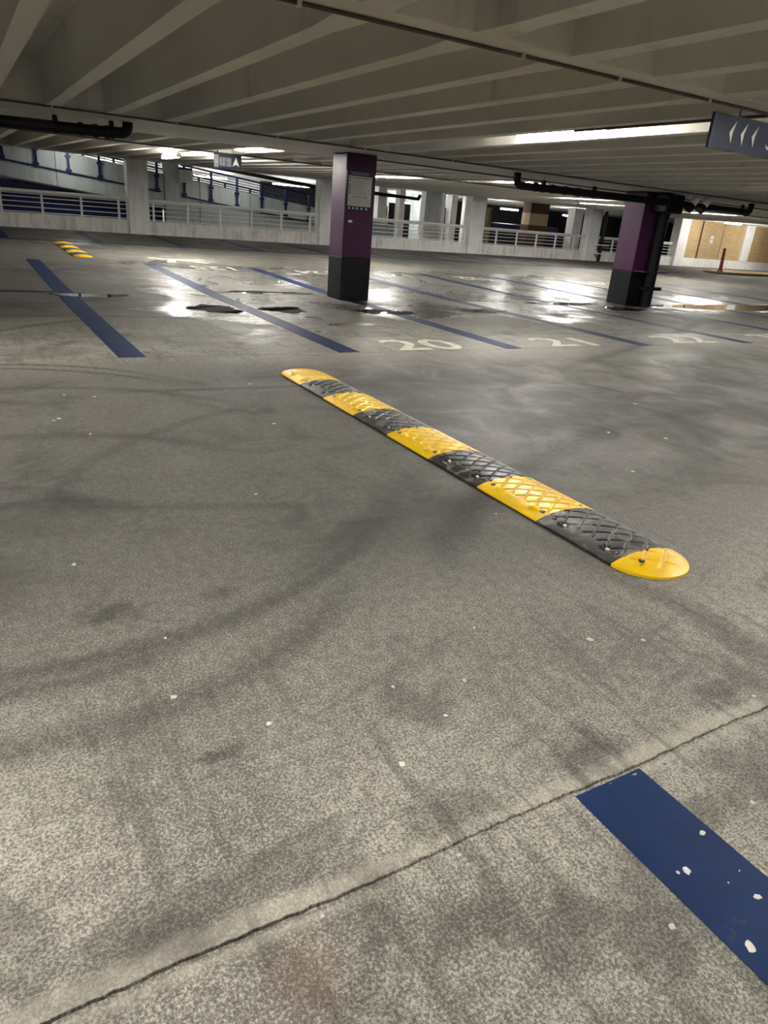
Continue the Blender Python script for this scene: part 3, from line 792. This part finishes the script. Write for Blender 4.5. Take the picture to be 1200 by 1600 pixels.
# ------------------------------------------------------------------ brick wall at the right
WR = empty('wall_right', (35.5, WY, WZ)); tag(WR, 'yellow brick wall with white plinth and pilasters at far right', kind='structure')
H = cz(WY)-WZ
box('plinth', M['white'], WR, 0, 20, -.02, .3, -.2, .47)
box('pilaster', M['white'], WR, -.05, .72, -.15, .4, 0, H)
box('pilaster', M['white'], WR, 5.95, 6.75, -.08, .4, .47, H)
for a, b_ in ((.72, 1.98), (2.14, 3.92), (4.05, 5.95), (6.75, 9.9), (10.1, 13.0)):
    box('brick_panel', M['brick'], WR, a, b_, .05, .3, .47, H)
box('movement_joint', M['brownbrick'], WR, 1.98, 2.14, .08, .3, .47, H); box('movement_joint', M['brick'], WR, 3.92, 4.05, .09, .3, .47, H)
box('backing', M['dark'], WR, 0, 20, .31, .45, 0, H)
wn = empty('wall_notice', (38.55, WY+.03, WZ+1.35)); tag(wn, 'small white paper notice on the yellow brick wall', 'sign')
box('sheet', M['paper'], wn, -.14, .14, -.012, .012, 0, .4); box('print', M['noticegrey'], wn, -.06, .06, -.014, -.0125, .17, .24)
# traffic island with red post
ik = MB()
isl = [(33.2, 24.4), (33.5, 24.05), (34.2, 23.9), (48, 23.6), (48, 26.4), (36, 26.2), (34, 25.5)]
ik.prism(isl, 0, .10)
o = ik.build('kerb_island', M['kerbyellow'], None, False, (0, 0, fz(25)), bevel=.03); tag(o, 'low worn yellow edged kerb island at far right', 'kerb')
bo = empty('bollard', (34.2, 24.63, fz(25)+.10)); tag(bo, 'red flexible post with dark bands on the kerb island', 'bollard')
MB().tube([(0, 0, 0), (0, 0, .05), (0, 0, .06)], [.16, .15, .08], 16).build('foot', M['red'], bo, True)
MB().tube([(0, 0, .05), (-.05, 0, 1.12)], [.095, .06], 14).build('post', M['red'], bo, True)
for z in (.62, .76, .90, 1.04): MB().tube([(-.047*z, 0, z-.035), (-.047*z-.003, 0, z+.035)], [.083-.012*z, .082-.012*z], 14).build('band', M['noticewhite'] if z == 1.9 else M['signedge'], bo, True)

# ------------------------------------------------------------------ beyond the wall: the ramp with blue railings
def zl(x): return 2.60-0.112*x
RY = 31.5
rw = empty('ramp_wall', (6, RY, 0)); tag(rw, 'grey concrete ramp parapet sloping down to the right beyond the white railings', kind='structure')
def slab(x0, x1, up_, dn, name='panel', y=RY, t=.2, flatbot=None, mat='grey'):
    b = MB()
    zb0, zb1 = (flatbot, flatbot) if flatbot is not None else (zl(x0)-dn, zl(x1)-dn)
    b.hexa([(x0-6, y-RY, zb0), (x1-6, y-RY, zb1), (x1-6, y-RY+t, zb1), (x0-6, y-RY+t, zb0), (x0-6, y-RY, zl(x0)+up_), (x1-6, y-RY, zl(x1)+up_), (x1-6, y-RY+t, zl(x1)+up_), (x0-6, y-RY+t, zl(x0)+up_)])
    return b.build(name, M[mat], rw)
for a, b_ in ((-6, 1.6), (1.62, 3.6), (3.62, 6.2), (6.22, 7.58)): slab(a, b_, .68, .55)
for a, b_ in ((7.6, 9.02), (9.05, 11.2), (11.22, 13.2), (13.22, 16.0)): slab(a, b_, .66, 0, flatbot=-.6)
slab(7.6, 8.17, 1.3, 0, 'pier', RY-.05, .3, -.6, 'grey')
box('lower_wall', M['grey'], rw, -14, 1.62, .9, 1.1, -.8, .98)
def ramp_rail(xs, label, y=RY-.06, top=1.15, zoff=0.0, xe=None, low=True):
    o = empty('ramp_railing', (xs[0], y, zl(xs[0])+zoff)); tag(o, label, 'railing', 'navy ramp railings')
    x0, x1 = xs[0]-.12, (xe or xs[-1]+.15)
    def bar(z, r):
        MB().tube([(x0-xs[0], 0, zl(x0)-zl(xs[0])+z), (x1-xs[0], 0, zl(x1)-zl(xs[0])+z)], r, 8).build('rail', M['navy'], o, True)
    if low: bar(0.0, .028)
    bar(top, .038)
    for z in (.74, .84, .94, 1.04): bar(z*top/1.15, .016)
    for x in xs:
        dx, dz = x-xs[0], zl(x)-zl(xs[0])
        p = MB().box(dx-.045, dx+.045, -.03, .03, dz-.05, dz+top).build('post', M['navy'], o)
        for z in (.08, .55):
            MB().box(dx-.09, dx+.09, -.05, .05, dz+z-.045, dz+z+.045).build('bracket', M['navy'], p)
    return o
ramp_rail([1.85+1.1*k for k in range(-1, 4)] + [6.22, 7.3], 'navy steel railing bolted to the ramp parapet at far left')
ramp_rail([8.39+1.11*k for k in range(7)], 'navy steel railing bolted to the ramp parapet left of the notice column')
rn = empty('ramp_notice', (8.15, RY-.14, 2.18)); tag(rn, 'white framed notice fixed to the ramp railing at left', 'sign')
box('board', M['noticewhite'], rn, 0, .56, -.02, .02, 0, .47); box('header', M['navy'], rn, 0, .56, -.021, .021, .47, .55)
prn = MB(); prn.box(.12, .42, -.024, -.0205, .33, .355); prn.box(.26, .31, -.024, -.0205, .38, .42)
for i in range(6): prn.box(.05, .50, -.0235, -.0205, .06+.04*i, .07+.04*i)
prn.build('print', M['noticegrey'], rn)['kind'] = 'stuff'
# ramp deck and navy boarding under it
o = MB().hexa([(-8, RY+.2, zl(-8)-.6), (16, RY+.2, zl(16)-.6), (16, RY+4.2, zl(16)-.6), (-8, RY+4.2, zl(-8)-.6), (-8, RY+.2, zl(-8)-.35), (16, RY+.2, zl(16)-.35), (16, RY+4.2, zl(16)-.35), (-8, RY+4.2, zl(-8)-.35)]).build('ramp_deck', M['grey'])
tag(o, 'sloping concrete deck of the ramp', kind='structure')
o = box('navy_hoarding', M['navyboard'], None, -8, 7.62, RY+.6, RY+.7, -.6, 1.75); tag(o, 'dark navy boarding under the ramp at far left', 'hoarding')
# second parapet behind
o = MB().hexa([(-6, 35.8, zl(-6)-.6), (21, 35.8, zl(21)-.3), (21, 36, zl(21)-.3), (-6, 36, zl(-6)-.6), (-6, 35.8, zl(-6)+.62), (21, 35.8, zl(21)+.9), (21, 36, zl(21)+.9), (-6, 36, zl(-6)+.62)]).build('far_ramp_wall', M['grey'])
tag(o, 'grey parapet on the far side of the ramp', kind='structure')
ramp_rail([5.2+1.25*k for k in range(9)], 'navy railing on the far side of the ramp', 35.7, 1.05, .05, None, False)
# far garage block seen through the openings
fg = empty('far_garage', (20, 42, 0)); tag(fg, 'pale lit parking deck seen beyond the ramp', kind='structure')
box('back_wall', M['white'], fg, -26, -3.0, 4.0, 4.3, -1, 5)
box('deck', M['ceil'], fg, -26, 50, -12.3, 4.0, 3.0, 3.3)
box('deck_floor', M['grey'], fg, -26, 24, -5.6, 6.0, -.9, -.7)
box('shade_back_wall', M['dark'], fg, -3.0, 50, 4.0, 4.3, -1, 5)  # black surface standing in for the unlit depth of the right opening
for x0, x1, y in ((.0, .52, -6.0), (3.02, 4.1, -6.0), (4.7, 5.05, -5.0), (5.5, 5.9, -5.0), (1.95, 2.3, -5.0), (-3.2, -2.4, -6.0), (6.6, 7.0, -5.0)):
    box('pillar', M['white'], fg, x0, x1, y, y+.5, -.7, 3.0)
for x0, x1 in ((2.35, 2.95), (4.15, 4.6), (5.1, 5.45), (.6, 1.0), (1.55, 2.0)):
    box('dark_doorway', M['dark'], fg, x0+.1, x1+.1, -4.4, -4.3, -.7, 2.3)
box('lit_wall', M['grey'], fg, -1.5, 7.2, -2.2, -2.0, -.7, 3.0)
box('yellow_panel', M['yellowsign'], fg, 1.05, 1.5, -4.5, -4.42, 1.6, 2.1)
box('white_panel', M['paper'], fg, 1.05, 1.5, -4.5, -4.42, 1.05, 1.58)
o = MB().tube([(19.0, 35.0, 2.62), (21.9, 35.0, 2.55), (22.0, 35.0, 2.75)], .09, 12).build('drain_pipe', M['black'], None, True); tag(o, 'black pipe under the far deck beyond the ramp', 'pipe')
o = MB().tube([(7.0, 29.9, 2.98), (15.6, 29.9, 2.30)], .075, 12).build('drain_pipe', M['black'], None, True); tag(o, 'black pipe crossing above the ramp railing left of the notice column', 'pipe')
# dark opening to the right: navy rail beam, brick pier, concrete pillar
o = box('navy_beam', M['navy'], None, 25.6, 32.2, 35.0, 35.4, 1.35, 1.72, bevel=.05); tag(o, 'dark navy barrier seen through the right opening', 'barrier')
bp = empty('brick_pier', (29.65, 34.0, -.6)); tag(bp, 'brown and yellow banded brick pier beyond the right white railing', 'pier')
box('lower_band', M['brownbrick'], bp, -.72, .68, 0, .7, 0, 2.35); box('middle_band', M['brick'], bp, -.7, .70, -.01, .7, 2.35, 2.98); box('upper_band', M['brownbrick'], bp, -.68, .72, 0, .7, 2.98, 3.6)
bp2 = empty('brick_pier', (36.5, 31.5, -.6)); tag(bp2, 'brown and yellow banded brick pier just right of the piped purple column', 'pier')
box('lower_band', M['brownbrick'], bp2, -1.0, .9, 0, .7, 0, 2.35); box('middle_band', M['brick'], bp2, -1.0, .9, -.01, .7, 2.35, 3.2)
o = box('far_pillar', M['white'], None, 32.4, 33.1, 34.0, 34.6, -.7, 2.9); tag(o, 'pale concrete pillar in the dark opening left of the downpipe', 'pillar')
o = box('yellow_post', M['kerbyellow'], None, 25.60, 25.80, 33.5, 33.7, -.7, 2.45); tag(o, 'narrow dull yellow post seen just right of the middle block column', 'post')
wf = empty('window_frame', (34.0, 34.5, 1.2)); tag(wf, 'grey empty frame in the dark opening beside the downpipe', 'frame')
for d in ((0, .08, 0, .08, 0, 1.4), (1.0, 1.08, 0, .08, 0, 1.4), (0, 1.08, 0, .08, 1.32, 1.4)): box('frame_bar', M['grey'], wf, *d)
for x, y, z, lb, L in [(11.6, 39.5, 2.72, 'fluorescent batten on the far deck behind the ramp railing', 2.4), (6.5, 39.5, 2.72, 'fluorescent batten on the far deck behind the left ramp parapet', 2.4), (16.5, 39.5, 2.72, 'fluorescent batten on the far deck behind the notice column', 2.4),
                    (23.6, 39.0, 2.40, 'fluorescent batten beyond the ramp left of the far pillar', .6), (25.8, 39.0, 2.50, 'fluorescent batten beyond the ramp right of the far pillar', .8),
                    (4.0, 30.25, 2.86, 'unseen fluorescent batten added to light the left ramp parapet, behind the ceiling girder', .3), (10.5, 30.25, 2.86, 'unseen fluorescent batten added to light the ramp railing, behind the ceiling girder', .3), (17.5, 30.25, 2.86, 'unseen fluorescent batten added to light the ramp end, behind the notice column', .4),  # short battens added out of sight to light the ramp front
                    (29.0, 36.0, 2.50, 'fluorescent batten in the dark opening left of the brick pier', 1.4), (35.0, 37.0, 2.50, 'fluorescent batten in the dark opening right of the brick pier', 1.6)]:
    batten(x, y, lb, z, 'x', L, 'fluorescent battens beyond the ramp')
